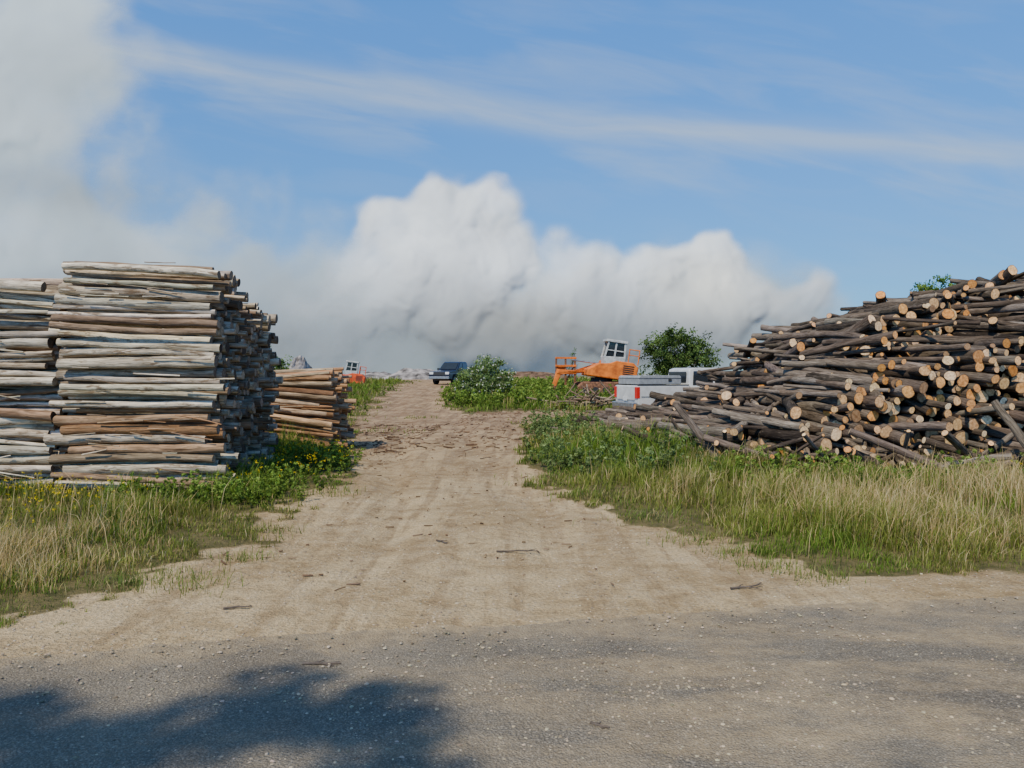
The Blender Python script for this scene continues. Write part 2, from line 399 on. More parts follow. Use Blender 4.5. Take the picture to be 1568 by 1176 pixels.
stack('weathered_log_stack', [
    (-6.42, -4.16, 10.85, 11.9, lambda y: 3.26, -.01),
    (-9.0, -6.50, 10.95, 12.0, lambda y: 3.08, .02),
    (-6.75, -4.26, 12.25, 13.8, lambda y: 2.97-.1*(y-12.2), .0),
    (-9.4, -6.85, 12.25, 13.6, lambda y: 2.8, .0),
], [m_pale, m_end], (.032, .088), colL, ecL, spacing=.165, jit=.036, tiltf=lambda z: -.045*max(0, z-1.6), splinters=170, endj=.07, pitj=.019, bend=.018, pk=.985, wobk=.09)
def colB(P): return pickc(len(P), [(.46, .26, .13), (.54, .35, .205), (.30, .17, .09), (.54, .40, .265)], [.35, .28, .17, .2])
stack('brown_log_stack', [(-6.3, -3.85, 16.4, 17.9, lambda y: 1.73-.03*(y-16.2), .03)], [m_brown, m_end], (.038, .076), colB,
      lambda P: pickc(len(P), [(.46, .32, .2), (.3, .18, .1)], [.6, .4]), spacing=.15, jit=.02, tiltf=lambda z: -.20+.14*z, yawj=.05, pitj=.035, endj=.13, splinters=20, pk=.97)

# big right hand pile
def HX(x): return np.interp(x, [1.9, 2.4, 3.0, 4.0, 4.7, 5.6, 6.2, 6.7, 8.5, 10.4, 12.6, 16, 20, 24], [0, .30, .50, .66, .85, 1.3, 1.85, 2.4, 3.05, 3.6, 3.95, 4.15, 3.5, 0])
def YF(x): return np.interp(x, [1.5, 2.5, 3.0, 4.0, 6.5, 9.0, 13, 20], [21, 18.5, 16.6, 14.7, 13.9, 13.5, 13.1, 12.8])
def YB(x): return np.interp(x, [2, 4, 6, 10], [24.0, 24.0, 25, 27.5])
def H(x, y):
    h = np.minimum(HX(x), (y-YF(x))*.85+.75)
    h = np.minimum(h, (YB(x)-y)*.8+.2)
    return h+np.clip(x*.05-.1, .04, .5)*(fbm(x*.6, y*.6, 2, 61)-.5)
az0 = math.radians(91); d0 = np.array([math.cos(az0), math.sin(az0), 0]); nrm0 = np.array([d0[1], -d0[0], 0])
P = []; D = []; Ln = []; Rd = []
zl = -1.4
while zl < 5.2:
    for bb in np.arange(0, 24, .182):
        bayoff = fbm(np.array([bb*.22]), np.array([.5]), 2, 71)[0]*3.6+.5*vnoise(np.array([bb*1.3]), np.array([zl*1.2]), 77)[0]
        for a_ in np.arange(8, 32, 2.3):
            a2 = a_+bayoff-1.5
            c = d0*a2+nrm0*(bb+R.randn()*.035+(.09 if int(round(zl/.165)) % 2 else 0))
            x, y = c[0], c[1]
            if x < 1.5 or x > 22 or y < 11.5 or y > 28.5: continue
            z = zl+.17*(x-8)+.55*(fbm(np.array([x*.35]), np.array([y*.35]), 2, 66)[0]-.5)
            if z < .06: continue
            h = float(H(x, y))
            if z > h+.3 or z < h-2.4: continue
            topz = z > h-.40
            wild = R.rand() < (.30 if topz else .06)
            lf = float(sst(np.array(8.0-x), 0, 4.5))
            yaw = R.randn()*(.45 if wild else (.15 if topz else .08))+(.20 if topz else .04)+.30*lf
            cs, sn = math.cos(yaw), math.sin(yaw)
            L_ = 2.3+R.randn()*.14
            fr = float(H(x-d0[0]*1.1, y-d0[1]*1.1)); bk = float(H(x+d0[0]*1.1, y+d0[1]*1.1))
            d = np.array([d0[0]*cs-d0[1]*sn, d0[0]*sn+d0[1]*cs, np.clip((bk-fr)/2.2, -.4, .5)*.14+R.randn()*(.15 if wild else .045)])
            st_ = R.randn()*.18
            fx, fy = x-d0[0]*1.15-d[0]*st_, y-d0[1]*1.15-d[1]*st_
            hm = float(H(fx+d[0]*L_*.5, fy+d[1]*L_*.5)); he = float(H(fx+d[0]*L_*.95, fy+d[1]*L_*.95))
            if z > hm+.02 or z > he+.35 or z+d[2]*L_*.5 > he+.5: continue
            r = .050+.078*R.rand()**1.15
            P.append([fx, fy, max(.06, z+R.randn()*.03-d[2]*L_*.5)]); D.append(d); Ln.append(L_); Rd.append(r)
    zl += .165
for k in range(210):
    x = R.uniform(2.6, 15); y = YF(x)+R.rand()**1.4*9-.2
    if y > YB(x)-1: continue
    h = float(H(x, y)); h = max(h, .1)
    a = R.randn()*.6+math.atan2(.9165, -.30)
    d = np.array([math.cos(a), math.sin(a), R.randn()*.10]); L_ = 1.2+R.rand()*1.1
    P.append([x-d[0]*L_/2, y-d[1]*L_/2, max(.07, h-d[2]*L_/2)]); D.append(d); Ln.append(L_); Rd.append(.03+.06*R.rand())
# low tongue of tumbled poles running back along the left foot of the pile
for k in range(230):
    t_ = R.rand(); y = 15.2+t_*8.3; xc_ = 3.6-t_*.75; x = xc_+R.randn()*.42
    a = math.radians(118)+R.randn()*.5
    lay = R.rand(); d = np.array([math.cos(a), math.sin(a), R.randn()*.05]); L_ = 1.3+R.rand()*1.0
    r = .04+.06*R.rand()
    P.append([x-d[0]*L_/2, y-d[1]*L_/2, r+lay*.42*math.exp(-((x-xc_-.2)/.6)**2)]); D.append(d); Ln.append(L_); Rd.append(r)
for k in range(110):
    x = R.uniform(3.2, 12); y = YF(x)-1.1+R.rand()*.9
    a = R.rand()*6.28; d = np.array([math.cos(a), math.sin(a), abs(R.randn())*.35]); L_ = .6+R.rand()*1.0
    P.append([x, y, .06+.2*R.rand()]); D.append(d); Ln.append(L_); Rd.append(.03+.045*R.rand())
for (x, y, zz, dx, dy, dz, l) in [(3.75, 13.9, .1, -.5, .25, .72, 1.3), (3.55, 14.6, .05, .9, .1, .45, 1.5), (8.4, 12.0, .1, -.4, .5, .9, 1.4), (9.0, 12.1, .05, .5, .6, .8, 1.5), (7.3, 12.5, .05, -.8, .3, .35, 1.8), (5.1, 13.3, .1, -.9, .3, .25, 1.8), (10.0, 12.0, .1, .2, .5, .85, 1.3)]:
    P.append([x, y, zz]); D.append([dx, dy, dz]); Ln.append(l); Rd.append(.07)
P = np.array(P); Ln = np.array(Ln); Rd = np.array(Rd); print('pile logs', len(P))
colD = pickc(len(P), [(.12, .09, .066), (.16, .125, .095), (.068, .052, .04), (.22, .18, .145)], [.40, .3, .14, .16], .15)
ecD = pickc(len(P), [(.78, .50, .25), (.74, .39, .15), (.86, .64, .39), (.34, .21, .12), (.78, .37, .11)], [.34, .22, .2, .12, .12], .15)
build_logs('dark_bark_log_pile', P, D, Ln, Rd, colD, ecD, [m_dark, m_end], K=12, bend=.025, taper=.18)

# ------------------------------------------------------------ grass
m_grass = attrmat('grass_blades', .7, .3, nscale=0)
def blades(name, x, y, h, wd, col, lean=.35):
    n = len(x); z = gh(x, y)-.01
    a = R.rand(n)*6.283; wv = np.stack([np.cos(a), np.sin(a), np.zeros(n)], -1)
    la = R.rand(n)*6.283; lm = h*lean*np.abs(R.randn(n))
    lv = np.stack([np.cos(la)*lm+h*.08, np.sin(la)*lm, np.zeros(n)], -1)
    B = np.stack([x, y, z], -1); up = np.array([0, 0, 1.])
    v = np.empty((n, 5, 3))
    v[:, 0] = B-wv*wd[:, None]*.5; v[:, 1] = B+wv*wd[:, None]*.5
    M = B+lv*.3+up*(h*.55)[:, None]; v[:, 2] = M+wv*wd[:, None]*.42; v[:, 3] = M-wv*wd[:, None]*.42
    v[:, 4] = B+lv+up*(h*np.clip(1-.3*(lm/h)**2, .4, 1))[:, None]
    b = np.arange(n)[:, None]*5
    q = b+np.array([[0, 1, 2, 3]]); t = b+np.array([[3, 2, 4]])
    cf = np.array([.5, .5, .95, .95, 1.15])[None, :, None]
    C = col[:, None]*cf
    return make_mesh(name, v.reshape(-1, 3), [q, t], [m_grass], smooth=False, attrs={'col': C.reshape(-1, 3)})
N = 520000
y = np.exp(R.uniform(np.log(4.6), np.log(80), N)); x = R.uniform(-.9, .9, N)*y
gmk = grassmask(x, y)
cl = fbm(x*2.1, y*2.1, 3, 81); pt = fbm(x*.45, y*.45, 3, 91)
infoot = ((x > -9.3) & (x < -4.15) & (y > 10.9) & (y < 14)) | ((x > -6.2) & (x < -4.0) & (y > 16.4) & (y < 18.)) | ((x > 3.2) & (H(x, y) > .8) & (y < 27))
keep = (gmk > .45+.5*R.rand(N)*(cl < .5)) & (R.rand(N) < .2+.9*sst(cl, .32, .6)) & ~infoot
x, y, cl, pt = x[keep], y[keep], cl[keep], pt[keep]; n = len(x); print('blades', n)
le = np.interp(y, LE[:, 0], LE[:, 1]); re = np.interp(y, RE[:, 0], RE[:, 1])
din = np.maximum(le-x, x-re); din = np.minimum(din, y-road_edge(x)-.55)
inner = sst(din, 0, 1.6)
strawR = np.exp(-((x-7.0)/2.9)**2-((y-9.6)/1.9)**2); strawL = np.exp(-((x+4.5)/1.2)**2-((y-6.6)/1.5)**2)
ps_ = np.clip(strawR*.6+strawL*.5+.06+.5*(pt-.5), .02, .8)*sst(cl, .3, .52)
straw = R.rand(n) < ps_
h = (.055+.155*inner)*(.5+.9*R.rand(n))*(.4+1.15*cl)
h = h*(1+.6*(y > 14))
h = np.where(straw, h*1.15+.24*inner*R.rand(n)*(strawR+strawL+.15), h)
h = h*(1+1.6*(fbm(x*.9, y*.9, 2, 97)-.5))
wd = np.maximum(.0045, .0009*y)*(.7+.7*R.rand(n))*np.where(straw, .75, 1)
green = pickc(n, [(.12, .20, .03), (.175, .26, .042), (.235, .285, .07), (.075, .13, .024)], [.35, .3, .2, .15], .18)
strc = pickc(n, [(.62, .45, .225), (.48, .345, .165), (.70, .55, .305)], [.45, .3, .25], .15)
warm = sst(pt, .44, .65)[:, None]; green = green*(1-warm*.4)+np.array([.27, .235, .07])*warm*.4
col = np.where(straw[:, None], strc, green)*(.6+.75*fbm(x*3.1, y*3.1, 2, 73))[:, None]
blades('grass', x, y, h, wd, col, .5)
ns = 6500
xs_ = R.uniform(-8, 11, ns); ys_ = R.uniform(5.5, 13.0, ns)
kp = (grassmask(xs_, ys_) > .8)
din = np.maximum(np.interp(ys_, LE[:, 0], LE[:, 1])-xs_, xs_-np.interp(ys_, RE[:, 0], RE[:, 1]))
kp &= (din > .45) & (R.rand(ns) < .10+.9*(np.exp(-((xs_-7.2)/2.6)**2-((ys_-9.8)/1.8)**2)+.7*np.exp(-((xs_+4.6)/1.3)**2-((ys_-6.8)/1.5)**2)))
kp &= (fbm(xs_*1.4, ys_*1.4, 2, 55) > .46)
kp &= ~((xs_ < -3.9) & (ys_ > 10.6))
xs_, ys_ = xs_[kp], ys_[kp]; k = len(xs_)
blades('dry_grass_stems', xs_, ys_, .28+.42*R.rand(k), np.full(k, .0055), pickc(k, [(.68, .52, .29), (.54, .39, .2)], [.6, .4]), .4)
tx = []; ty = []
for (px, py, nn_, sp_) in [(262, 890, 260, .16), (372, 856, 120, .1), (300, 905, 60, .1), (500, 760, 160, .18), (180, 900, 160, .12), (1000, 800, 200, .2), (1130, 850, 160, .14), (960, 775, 140, .16), (1260, 890, 120, .1), (410, 815, 160, .15), (640, 640, 60, .3), (590, 660, 90, .4), (880, 640, 90, .5), (830, 735, 150, .2), (1180, 872, 200, .12), (1060, 830, 160, .15), (895, 765, 160, .15)]:
    Yg = CH*F/(py-HZ); tx.append((px-784)/F*Yg+R.randn(nn_)*sp_*1.4); ty.append(Yg+R.randn(nn_)*sp_)
tx = np.concatenate(tx); ty = np.concatenate(ty); k = len(tx)
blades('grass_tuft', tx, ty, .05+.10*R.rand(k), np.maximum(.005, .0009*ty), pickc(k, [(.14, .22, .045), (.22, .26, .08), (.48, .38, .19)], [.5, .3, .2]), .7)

# ------------------------------------------------------------ leaf clumps
def leaves(C, Rr, nper, size, col, squash=.8):
    n = len(C); tot = n*nper
    p = R.randn(n, nper, 3); p /= np.linalg.norm(p, axis=2, keepdims=True); p *= (R.rand(n, nper, 1)**.45)
    p[..., 2] *= squash
    c = (C[:, None]+p*Rr[:, None, None]).reshape(-1, 3)
    nn = R.randn(tot, 3)+p.reshape(-1, 3)*.8+np.array([0, 0, .4]); nn /= np.linalg.norm(nn, axis=1, keepdims=True)
    t = np.cross(nn, R.randn(tot, 3)); t /= np.linalg.norm(t, axis=1, keepdims=True); s = np.cross(nn, t)
    sz = size*(.6+.8*R.rand(tot, 1))
    v = np.stack([c-t*sz, c+s*sz*.5-nn*sz*.1, c+t*sz, c-s*sz*.5-nn*sz*.1], 1)
    cc = np.repeat(col, nper, 0)*(1+.22*R.randn(tot, 1)).clip(.4, 1.8)
    return v.reshape(-1, 3), np.arange(tot*4).reshape(-1, 4), np.repeat(cc, 4, 0)
m_leaf = attrmat('leaf_foliage', .6, .3, nscale=0)
m_tbark = simple('tree_bark', (.11, .085, .065), .9, var=.3, scale=12)
def tube(pts, r0, r1, K=7):
    pts = np.array(pts, float); n = len(pts); V = []
    for i, p in enumerate(pts):
        d = pts[min(i+1, n-1)]-pts[max(i-1, 0)]; d = d/np.linalg.norm(d); u, w_ = perp(d[None]); r = r0+(r1-r0)*i/(n-1)
        th = np.linspace(0, 2*math.pi, K, endpoint=False)
        V.append(p+r*(np.cos(th)[:, None]*u+np.sin(th)[:, None]*w_))
    V = np.concatenate(V); Fq = []
    for i in range(n-1):
        for k in range(K): Fq.append((i*K+k, i*K+(k+1) % K, (i+1)*K+(k+1) % K, (i+1)*K+k))
    return V, np.array(Fq)
def tree(name, base, lobes, ncl, clr, nper, lsz, cols, trunk_r=.1, flowers=0, multi=1):
    lob = np.array(lobes, float); base = np.array(base, float)
    vol = lob[:, 3]*lob[:, 4]*lob[:, 5]; pr = vol**.75; pr /= pr.sum()
    li = R.choice(len(lob), ncl, p=pr); d = R.randn(ncl, 3); d /= np.linalg.norm(d, axis=1, keepdims=True)
    rad = R.rand(ncl, 1)**.4*(1+.18*R.randn(ncl, 1))
    C = lob[li, :3]+d*rad*lob[li, 3:]
    C[:, 2] = np.maximum(C[:, 2], base[2]+.15)
    colr = pickc(ncl, cols, [1./len(cols)]*len(cols), .22)
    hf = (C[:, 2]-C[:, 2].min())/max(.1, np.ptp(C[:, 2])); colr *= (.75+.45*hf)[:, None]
    v, f, c = leaves(C, clr*(.6+.8*R.rand(ncl)), nper, lsz, colr)
    Vs = [v]; Fs = [f]; Cs = [c]; mi = [0]; o = len(v)
    if flowers:
        fi = R.choice(ncl, flowers); fc = C[fi]+R.randn(flowers, 3)*clr*.5
        v, f, c = leaves(fc, np.full(flowers, clr*.25), 6, lsz*.8, np.tile([[.7, .7, .62]], (flowers, 1)))
        Vs.append(v); Fs.append(f+o); Cs.append(c); mi.append(0); o += len(v)
    cen = (lob[:, :3]*pr[:, None]).sum(0)
    for mm in range(multi):
        b0 = base+np.array([R.randn()*.2, R.randn()*.2, -.15])*(mm > 0)+np.array([0, 0, -.1])
        top = cen+np.array([R.randn()*.3, R.randn()*.3, 0])*(mm > 0)
        mid = (b0+top)/2+R.randn(3)*.06*np.linalg.norm(top-b0)*.5
        v, f = tube([b0, (b0+mid)/2, mid, (mid+top)/2, top], trunk_r, trunk_r*.45)
        Vs.append(v); Fs.append(f+o); Cs.append(np.tile([[.1, .08, .06]], (len(v), 1))); mi.append(1); o += len(v)
    for q in R.choice(ncl, min(ncl, 26), replace=False):
        s0 = base+(cen-base)*R.uniform(.45, 1.0); e = C[q]; m_ = (s0+e)/2+R.randn(3)*.08*np.linalg.norm(e-s0)
        v, f = tube([s0, m_, e], trunk_r*.35, trunk_r*.08, 5)
        Vs.append(v); Fs.append(f+o); Cs.append(np.tile([[.1, .08, .06]], (len(v), 1))); mi.append(1); o += len(v)
    return make_mesh(name, np.concatenate(Vs), Fs, [m_leaf, m_tbark], mi, smooth=False, attrs={'col': np.concatenate(Cs)})
def pw(px, py, Yd): return np.array([(px-784)/F*Yd, Yd, CH+(HZ-py)/F*Yd])
def lobpx(px, py, Yd, rx, rz):
    p = pw(px, py, Yd); s = Yd/F; return (p[0], p[1], p[2], rx*s, (rx+rz)*.5*s, rz*s)
GR = [(.085, .15, .03), (.13, .20, .045), (.055, .10, .022)]
Yd = 42; b0 = pw(745, 600, Yd); b0[2] = gh(b0[0], b0[1])
tree('flowering_shrub', b0, [lobpx(728, 578, Yd, 26, 22), lobpx(752, 566, Yd, 26, 20), lobpx(772, 583, Yd-.6, 20, 16), lobpx(712, 590, Yd-.4, 16, 14), lobpx(745, 592, Yd-.8, 36, 14)], 380, .22, 30, .055, [(.14, .21, .075), (.19, .26, .10), (.10, .155, .05)], .05, flowers=420, multi=5)
Yd = 46; b0 = pw(1040, 600, Yd); b0[2] = gh(b0[0], b0[1])
tree('round_crowned_tree', b0, [lobpx(1030, 518, Yd, 30, 18), lobpx(1065, 530, Yd, 28, 18), lobpx(1002, 536, Yd, 22, 16), lobpx(1045, 550, Yd, 50, 20), lobpx(1088, 550, Yd, 16, 14), lobpx(1015, 568, Yd, 28, 18)], 380, .32, 30, .075, [(.085, .14, .04), (.13, .195, .055), (.05, .085, .025)], .13, multi=3)
Yd = 40; b0 = pw(1442, 600, Yd); b0[2] = gh(b0[0], b0[1])
tree('broadleaf_tree', b0, [lobpx(1446, 432, Yd, 12, 10), lobpx(1432, 448, Yd, 30, 16), lobpx(1462, 454, Yd, 32, 20), lobpx(1445, 490, Yd, 50, 30)], 260, .3, 28, .075, GR, .12)
Yd = 31; b0 = pw(400, 600, Yd); b0[2] = gh(b0[0], b0[1])
tree('roadside_bush', b0, [lobpx(405, 550, Yd, 20, 16), lobpx(424, 560, Yd, 18, 14), lobpx(390, 578, Yd, 20, 20)], 140, .2, 26, .05, GR, .05, multi=3)
Yd = 50; b0 = pw(878, 590, Yd); b0[2] = gh(b0[0], b0[1])
tree('sapling', b0, [lobpx(878, 548, Yd, 7, 18), lobpx(872, 570, Yd, 9, 12)], 26, .16, 12, .05, GR, .03, multi=2)
def weeds(name, xs, ys, hs, cols, nper=26, lsz=.022, rad=.5):
    z = gh(xs, ys); n = len(xs)
    K = 4; C = []; Rr = []
    for k in range(K):
        C.append(np.stack([xs+R.randn(n)*hs*.12, ys+R.randn(n)*hs*.12, z+hs*(.25+.65*k/(K-1))], -1)); Rr.append(hs*(.34-.05*k)*rad)
    C = np.concatenate(C); Rr = np.concatenate(Rr)
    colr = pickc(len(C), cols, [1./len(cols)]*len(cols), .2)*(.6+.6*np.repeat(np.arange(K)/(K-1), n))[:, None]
    v, f, c = leaves(C, Rr, nper, lsz, colr)
    return make_mesh(name, v, [f], [m_leaf], smooth=False, attrs={'col': c})
WG = [(.16, .245, .045), (.22, .30, .065), (.115, .18, .035)]
nw = 900
xw = R.uniform(-5.2, -2.6, nw); yw = R.uniform(9.2, 16, nw)
k = (grassmask(xw, yw) > .6) & ~((xw < -4.0) & (yw > 10.5) & (yw < 14.1)) & (R.rand(nw) < .7)
weeds('leafy_weeds', xw[k], yw[k], .13+.22*R.rand(k.sum()), WG, 20, .018)
nw = 420
xw = R.uniform(.3, 3.2, nw); yw = R.uniform(12, 25, nw)
k = (grassmask(xw, yw) > .6) & (fbm(xw*.9, yw*.9, 2, 15) > .42) & ((yw < 15) | (xw < 2.4))
weeds('leafy_weeds', xw[k], yw[k], .2+.45*R.rand(k.sum())**1.5, [(.15, .215, .075), (.20, .26, .10), (.11, .16, .05)], 20, .028)
nw = 420
xw = R.uniform(3.5, 12, nw); yw = R.uniform(10.3, 12.8, nw)
k = R.rand(nw) < .6*(fbm(xw, yw, 2, 5) > .5)
weeds('leafy_weeds', xw[k], yw[k], .2+.3*R.rand(k.sum()), WG, 20, .022)
nw = 900
xw = R.uniform(-4, 7, nw); yw = R.uniform(35, 60, nw)
k = (grassmask(xw, yw) > .7) & (np.hypot(xw-6, yw-46) > 2.6) & ~((xw > 3) & (yw < 46) & (R.rand(nw) < .6))
weeds('leafy_weeds', xw[k], yw[k], .35+.55*R.rand(k.sum()), WG, 16, .06)
nw = 500
xw = R.uniform(-22, -6, nw); yw = R.uniform(24, 60, nw)
k = (grassmask(xw, yw) > .7)
weeds('leafy_weeds', xw[k], yw[k], .2+.25*R.rand(k.sum()), WG, 16, .05)
xf = np.concatenate([R.uniform(-7.5, -4.6, 420), R.uniform(-4.1, -2.7, 320), R.uniform(7, 11, 160)])
yf = np.concatenate([R.uniform(7., 10.3, 420), R.uniform(10.5, 16.0, 320), R.uniform(9, 13, 160)])
k = grassmask(xf, yf) > .7; xf, yf = xf[k], yf[k]
Cf = np.stack([xf, yf, gh(xf, yf)+.16+.22*R.rand(len(xf))], -1)
v, f, c = leaves(Cf, np.full(len(xf), .022), 7, .009, np.tile([[.78, .58, .03]], (len(xf), 1)))
make_mesh('yellow_wildflowers', v, [f], [m_leaf], smooth=False, attrs={'col': c})

# ------------------------------------------------------------ shade tree behind the camera
def upg(x, y, t): return np.array([x, y, 0.])+np.array(S)*t
lb = []
for (gx_, gy_, r) in [(-1.25, 3.95, .38), (-1.62, 3.65, .36), (-.88, 3.80, .34), (-2.65, 3.65, .34), (-2.25, 3.35, .34), (-1.95, 3.3, .34), (-3., 3.65, .3), (-.40, 3.3, .30), (.05, 3.1, .28), (1.75, 3.1, .17), (2.45, 3.1, .16)]:
    p = upg(gx_, gy_, 17+R.randn()*.6); lb.append((p[0], p[1], p[2], r, r, r*.9))
for k in range(20):
    c = upg(R.uniform(-4.5, 1.2), R.uniform(.6, 2.7)-.5*(k % 3 == 0), 17+R.randn()*.9); lb.append((c[0], c[1], c[2], .58, .58, .5))
lbm = np.array(lb)[:, :2].mean(0)
tree('shade_tree', (lbm[0], lbm[1]-.8, 0), lb, 600, .24, 38, .07, GR, .24)

# ------------------------------------------------------------ fallen twigs
def twig(px, py, L_, ang):
    Yg = CH*F/(py-HZ); x, y = (px-784)/F*Yg, Yg; z = float(gh(x, y))+.015
    Vs = []; Fs = []; o = 0
    def seg(p, a, l, r):
        nonlocal o
        pts = [p]
        for i in range(4):
            a += R.randn()*.18; p = p+np.array([math.cos(a), math.sin(a), R.randn()*.05+.01])*l/4; p[2] = max(p[2], z); pts.append(p)
        v, f = tube(pts, r, r*.5, 6); Vs.append(v); Fs.append(f+o); o += len(v); return pts
    ps = seg(np.array([x, y, z]), ang, L_, .009)
    seg(ps[1], ang+.7, L_*.35, .005); seg(ps[2], ang-.6, L_*.4, .005); seg(ps[3], ang+.5, L_*.25, .004)
    make_mesh('fallen_branch', np.concatenate(Vs), [np.concatenate(Fs)], [m_tbark])
twig(760, 848, .40, -.1); twig(668, 830, .22, -.6); twig(462, 1022, .22, .1); twig(340, 936, .2, .1); twig(560, 668, .9, .1); twig(735, 700, .4, .9); twig(905, 1115, .1, -.6); twig(1120, 905, .3, .2)

# ------------------------------------------------------------ vehicles / machines
def empty(name, loc, yaw, pitch=0, roll=0):
    e = bpy.data.objects.new(name, None); scene.collection.objects.link(e)
    e.location = loc; e.rotation_euler = (roll, pitch, yaw); return e
def prism(name, prof, y0, y1, mat, parent, bev=.03, top_in=None, zin=None):
    n = len(prof); V = []
    for yy_ in (y0, y1):
        for (x, z) in prof:
            yv = yy_
            if top_in and z > zin: yv = yy_+(top_in if yy_ == y0 else -top_in)
            V.append((x, yv, z))
    me = bpy.data.meshes.new(name)
    fs = [tuple(range(n)), tuple(range(2*n-1, n-1, -1))]+[(i, i+n, (i+1) % n+n, (i+1) % n) for i in range(n)]
    me.from_pydata(V, [], fs); me.materials.append(mat); me.update()
    bm = bmesh.new(); bm.from_mesh(me); bmesh.ops.recalc_face_normals(bm, faces=bm.faces); bm.to_mesh(me); bm.free()
    o = bpy.data.objects.new(name, me); scene.collection.objects.link(o); o.parent = parent
    if bev:
        md = o.modifiers.new('bev', 'BEVEL'); md.width = bev; md.segments = 2; md.limit_method = 'ANGLE'
    return o
def boxo(name, c, s, mat, parent, bev=.01, rot=(0, 0, 0)):
    x, y, z = s[0]/2, s[1]/2, s[2]/2
    o = prism(name, [(-x, -z), (x, -z), (x, z), (-x, z)], -y, y, mat, parent, bev)
    o.location = c; o.rotation_euler = rot; return o
def cyl(name, c, r, l, mat, parent, axis='Y', K=28, r2=None):
    pts = [(0, -l/2, 0), (0, l/2, 0)] if axis == 'Y' else ([(0, 0, -l/2), (0, 0, l/2)] if axis == 'Z' else [(-l/2, 0, 0), (l/2, 0, 0)])
    v, f = tube(pts, r, r if r2 is None else r2, K)
    o = make_mesh(name, v, [f, np.arange(K)[None, ::-1], np.arange(K, 2*K)[None]], [mat], smooth=False, parent=parent)
    o.location = c; return o
m_white = simple('white_car_paint', (.60, .60, .575), .3, 0, .10, 3, .6)
m_navy = simple('dark_blue_car_paint', (.02, .03, .06), .25, .2, .15, 3, .6)
m_glass = simple('dark_window_glass', (.02, .025, .03), .08, 0, .1, 2, .8)
m_rub = simple('tyre_rubber', (.025, .025, .024), .85, 0, .3, 20)
m_rim = simple('wheel_metal', (.4, .4, .4), .35, .8, .2, 10)
m_red = simple('tail_light_red', (.6, .02, .015), .3, 0, .1, 9)
m_lamp = simple('headlight_glass', (.7, .7, .68), .15, 0, .1, 9)
m_alu = simple('aluminium_sheet', (.33, .34, .34), .55, .2, .12, 7)
m_blk = simple('black_plastic', (.03, .03, .03), .6, 0, .2, 9)
m_org = simple('faded_orange_paint', (.74, .19, .025), .6, 0, .25, 3, .2, (.45, .11, .02))
m_redo = simple('red_orange_paint', (.70, .10, .03), .6, 0, .25, 3, .2, (.45, .07, .02))
m_gry = simple('grey_machine_paint', (.5, .5, .47), .6, 0, .2, 5)
m_rust = simple('rusty_steel', (.22, .10, .05), .85, 0, .4, 8)
def arch(cx, z0, r, n=8):
    a = np.linspace(math.pi, 0, n); return [(cx+r*math.cos(t), z0+r*math.sin(t)) for t in a]
def wheel(e, x, y, r=.38):
    cyl('tyre', (x, y, r), r, .24, m_rub, e); s = 1 if y > 0 else -1
    cyl('rim', (x, y+s*.115, r), r*.6, .03, m_rim, e); cyl('hub', (x, y+s*.135, r), r*.18, .03, m_blk, e, K=14)
    for k in range(5):
        a = k*1.2566; boxo('spoke', (x+math.cos(a)*r*.36, y+s*.133, r+math.sin(a)*r*.36), (r*.46, .02, .05), m_blk, e, .004, (0, -a, 0))
